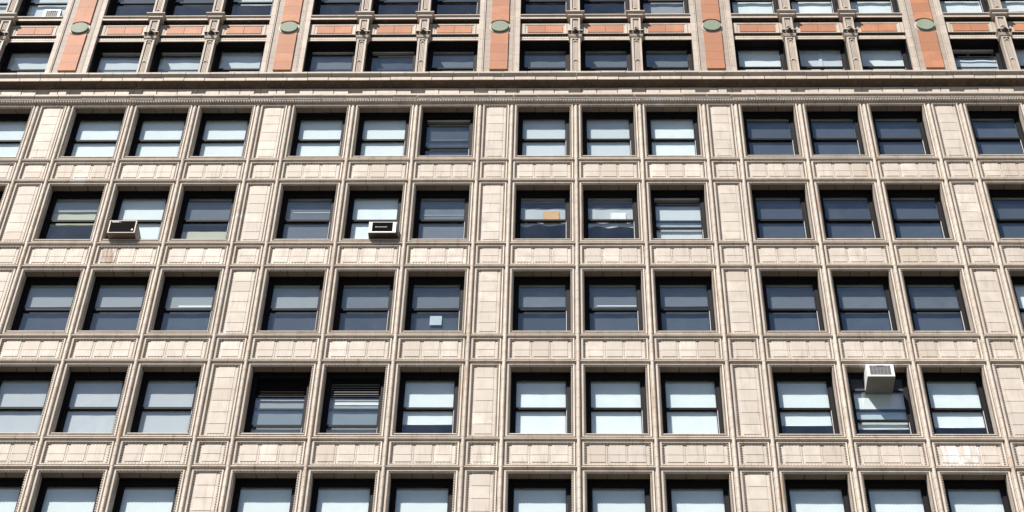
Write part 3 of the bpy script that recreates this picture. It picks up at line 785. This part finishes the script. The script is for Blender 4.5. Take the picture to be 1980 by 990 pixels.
def pedestal_cap_mesh():
    return stack_mesh('pedestal_cap', [(0.215, PY-0.03, 7.385, 7.425, 0.245, PY-0.055), (0.25, PY-0.06, 7.427, 7.518, 0.25, PY-0.06), (0.252, PY-0.062, 7.52, 7.562, 0.302, PY-0.115), (0.31, PY-0.122, 7.564, 7.597, 0.31, PY-0.122),
                                       (0.29, PY-0.10, 7.599, 7.65, 0.19, PY-0.01), (0.185, PY-0.012, 7.652, 7.72, 0.175, PY-0.005)], 'corn')
for b in BAYS:
    for c in (2, 4):
        X = 7*b+c
        if not in_view(X-0.4, X+0.4, 4, 9, 110): continue
        pl = put('pilaster', shared('sh0', lambda: shaft_mesh(4.13, 6.234, 4.16, 6.165)), BLD, (X, 0, 0))
        for z in (6.09, 5.05): put('leaf_ornament', shared('leaf', leaf_mesh), pl, (0, 0, z))
        put('capital', shared('cap', capital_mesh), pl)
        for sd in (-1, 1): put('volute', shared(('vol', sd), lambda: volute_mesh(sd)), pl)
        put('lion_head', shared('lion', lion_mesh), pl)
        pd = put('pilaster', shared('ped', lambda: shaft_mesh(6.577, 7.384, 6.60, 7.29)), BLD, (X, 0, 0))
        put('leaf_ornament', shared('leaf', leaf_mesh), pd, (0, 0, 6.86))
        put('pedestal_cap', shared('pcap', pedestal_cap_mesh), pd)
        p2 = put('pilaster', shared('sh1', lambda: shaft_mesh(7.722, 10.4, 7.83, 10.2)), BLD, (X, 0, 0))
        put('leaf_ornament', shared('leaf', leaf_mesh), p2, (0, 0, 7.95))

# ------------------------------------------------------------------ air conditioners
def air_con(name, label, x0, x1, y0, y1, z0, z1, style):
    t = thing(name, label, 'air conditioner', ((x0+x1)/2, (y0+y1)/2, Z0+z0), 'window air conditioners')
    w2, d2, h = (x1-x0)/2, (y1-y0)/2, z1-z0
    body = {'beige': 'actan', 'brown': 'acbrown', 'white': 'acwhite'}[style]
    m = MB(); c = 0.012
    m.box(-w2, w2, -d2+0.02, d2, 0.006, h)
    put('body', m.mesh('body', body), t)
    put('base_pan', MB().box(-w2+0.006, w2-0.006, -d2+0.03, d2-0.02, -0.012, 0.005).mesh('base_pan', 'actan' if style == 'beige' else ('acbrown' if style == 'brown' else 'acunder')), t)
    fx = 0.035 if style == 'beige' else (0.10 if style == 'brown' else 0.085)
    fzb, fzt = (0.03, 0.03) if style == 'beige' else ((0.045, 0.022) if style == 'brown' else (0.055, 0.05))
    put('bezel', MB().ring(-w2+fx, w2-fx, fzb, h-fzt, [(0, 0, 0, -d2+0.018), (0, 0, 0, -d2-0.004), (fx-0.006, fzb-0.006, fzt-0.006, -d2-0.004), (fx, fzb, fzt, -d2+0.004), (fx, fzb, fzt, -d2+0.0195)]).mesh('bezel', 'acbeige' if style == 'beige' else 'acwhite'), t)
    g = MB(); g.box(-w2+fx+0.001, w2-fx-0.001, -d2+0.012, -d2+0.019, fzb+0.001, h-fzt-0.001)
    small = style == 'white' and w2 < 0.32
    gm = 'filler' if style == 'white' and not small else 'acgrille'
    put('grille_back', g.mesh('grille_back', gm), t)
    n = 11; gl = MB()
    for i in range(n):
        z = fzb+(h-fzb-fzt)*(i+0.5)/n; gl.box(-w2+fx+0.003, w2-fx-0.003, -d2+0.002, -d2+0.0115, z-0.005, z+0.005)
    for i in range(5 if style == 'white' else 0):
        x = -w2+fx+(2*w2-2*fx)*(i+1)/6; gl.box(x-0.003, x+0.003, -d2-0.002, -d2+0.0018, fzb+0.004, h-fzt-0.004)
    put('grille', gl.mesh('grille', 'acgrey' if style == 'white' else 'acgrille'), t)
    if style == 'beige':
        m = MB()                                             # small pale maker's script: a run of letter-sized strokes
        for i, s in enumerate((0.020, 0.012, 0.014, 0.012, 0.014, 0.012, 0.012, 0.014)):
            m.box(-w2+0.085+i*0.026, -w2+0.104+i*0.026, -d2-0.0055, -d2+0.0015, h-0.085, h-0.073+s)
        m.box(-w2+0.32, -w2+0.335, -d2-0.0055, -d2+0.0015, h-0.088, h-0.073)
        put('badge', m.mesh('badge', 'acwhite'), t)
        put('knob', MB().add([(w2-0.13, -d2-0.004, 0.12), (w2-0.075, -d2-0.004, 0.12), (w2-0.095, -d2-0.004, 0.20), (w2-0.13, -d2+0.0115, 0.12), (w2-0.075, -d2+0.0115, 0.12), (w2-0.095, -d2+0.0115, 0.20)], [(0,1,2),(3,5,4),(0,3,4,1),(1,4,5,2),(2,5,3,0)]).mesh('knob', 'acwhite'), t)
    if style == 'brown':
        m = MB(); m.disc((-w2+0.215, h*0.52), 0.022, -d2-0.0055, -d2+0.0015, 14)
        for i in range(9): m.box(-w2+0.255+i*0.032, -w2+0.280+i*0.032, -d2-0.005, -d2+0.0015, h*0.52-0.012, h*0.52+0.012)
        put('badge', m.mesh('badge', 'acgrey'), t)
    if style == 'white':
        put('handle', MB().box(-0.09, 0.11, -d2-0.006, -d2+0.001, h-0.075, h-0.05).mesh('handle', 'acgrille'), t)
    return t
air_con('air_conditioner', 'beige air conditioner with black grille sitting on a sill in the left window group', -11.665, -10.855, -0.25, 0.40, -F+WZ0+0.048, -3.03, 'beige')
air_con('air_conditioner', 'brown air conditioner with wide white bezel sitting on a window sill', -4.052, -3.25, -0.25, 0.40, -F+WZ0+0.048, -3.112, 'brown')
air_con('air_conditioner', 'white air conditioner with grey grille jutting from the top of a lowered window', 9.668, 10.400, -0.25, 0.44, -9.375, -8.92, 'white')
air_con('air_conditioner', 'small white framed air conditioner in a window above the orange panels at top left', -16.02, -15.44, 0.28, 0.70, 7.80, 8.50, 'white')

# ------------------------------------------------------------------ small things seen in the windows
def sheet(name, label, cat, x0, x1, y, z0, z1, mat, lean=0.004, curl=0.0):
    m = MB(); n = 6; vs = []
    for j, (z, yy) in enumerate(((0, 0), (z1-z0, lean))):
        for i in range(n+1):
            x = (x1-x0)*(i/n-0.5); vs.append((x, yy+curl*math.sin(math.pi*i/n), z-(curl*1.2*abs(i/n-0.5)*j)))
    k = n+1
    vs += [(x, yy+0.004, z) for x, yy, z in vs]
    fs = []
    for o, f in ((0, 0), (2*k, 1)):
        for i in range(n): fs.append((o+i, o+i+1, o+k+i+1, o+k+i))
    for i in range(n): fs += [(i, 2*k+i, 2*k+i+1, i+1), (k+i, k+i+1, 3*k+i+1, 3*k+i)]
    fs += [(0, k, 3*k, 2*k), (n, 2*k+n, 3*k+n, k+n)]
    o = put(name, m.add(vs, fs).mesh(name, mat), None, ((x0+x1)/2, y, Z0+z0))
    o['label'] = label; o['category'] = cat
    return o
sheet('cardboard_sheet', 'tan sheet of cardboard leaning against the glass of a window', 'cardboard', 0.998, 1.485, 0.398, -2.44, -1.885, 'card')
sheet('paper_sheet', 'white sheet of paper leaning inside a window beside the cardboard window', 'paper', 3.005, 3.455, 0.404, -2.44, -1.955, 'paper', 0.004, 0.006)
sheet('paper_note', 'pale blue note stuck in the lower pane of a window', 'paper', -2.139, -1.803, 0.398, -6.755, -6.394, 'note', 0.0)

def potted_plant(x, z, label, seed):
    t = thing('potted_plant', label, 'plant', (x, 0.85, Z0+z), 'plants behind the upper windows')
    m = MB(); n = 12
    vs = []
    for (r, zz) in ((0.10, 0), (0.14, 0.22), (0.15, 0.22), (0.15, 0.26), (0.12, 0.26)):
        vs += [(r*math.cos(2*math.pi*i/n), r*math.sin(2*math.pi*i/n), zz) for i in range(n)]
    m.add(vs, [(k*n+i, k*n+(i+1) % n, (k+1)*n+(i+1) % n, (k+1)*n+i) for k in range(4) for i in range(n)]+[tuple(range(4*n, 5*n))])
    put('pot', m.mesh('pot', 'pot'), t)
    rnd = random.Random(seed); lf = MB(); st = MB()
    for i in range(9):
        a = rnd.uniform(0, 6.28); h = rnd.uniform(0.45, 0.85); ex_, ey = 0.42*math.cos(a), 0.16*math.sin(a)
        st.add([(0, 0, 0.25), (0.012, 0, 0.25), (ex_+0.006, ey, h+0.2), (ex_, ey, h+0.2)], [(0, 1, 2, 3)])
        for k in range(7):
            q = rnd.uniform(0.35, 1.05); cx, cy, cz = ex_*q+rnd.uniform(-.05, .05), ey*q+rnd.uniform(-.05, .05), 0.25+(h-0.05)*q
            b = rnd.uniform(0, 6.28); l, w_ = rnd.uniform(0.06, 0.11), 0.026; dx, dz = l*math.cos(b), l*math.sin(b)*0.7+0.02
            lf.add([(cx, cy, cz), (cx+dx*.5-dz*.25, cy-.02, cz+dz*.5+dx*.25), (cx+dx, cy-.03, cz+dz), (cx+dx*.5+dz*.25, cy+.01, cz+dz*.5-dx*.25)], [(0, 1, 2, 3)])
    put('stem', st.mesh('stem', 'leaf'), t); put('foliage', lf.mesh('foliage', 'leaf'), t)
potted_plant(-4.40, 8.15, 'leafy plant behind the glass of the middle upper window of its bay', 3)
potted_plant(-1.55, 8.15, 'leafy plant behind the glass beside the central orange panelled pier', 8)
def pendant(x, z, label):
    t = thing('pendant_lamp', label, 'lamp', (x, 0.92, Z0+z), 'white lamps in the open upper window')
    put('cable', MB().box(-0.008, 0.008, -0.008, 0.008, 0.18, 0.6).mesh('cable', 'alu'), t)
    m = MB(); n = 14; vs = []
    for (r, zz) in ((0.028, 0.19), (0.034, 0.12), (0.05, 0.08), (0.07, 0.03), (0.068, -0.01), (0.045, -0.035), (0.0, -0.045)):
        vs += [(r*math.cos(2*math.pi*i/n), r*math.sin(2*math.pi*i/n), zz) for i in range(n)]
    m.add(vs, [(k*n+i, k*n+(i+1) % n, (k+1)*n+(i+1) % n, (k+1)*n+i) for k in range(6) for i in range(n)])
    put('lamp_shade', m.mesh('lamp_shade', 'lamp', True), t)
pendant(14.965, 6.56, 'white lamp hanging in the middle of the opened upper window')
pendant(15.80, 6.60, 'white lamp hanging at the right jamb of the opened upper window')
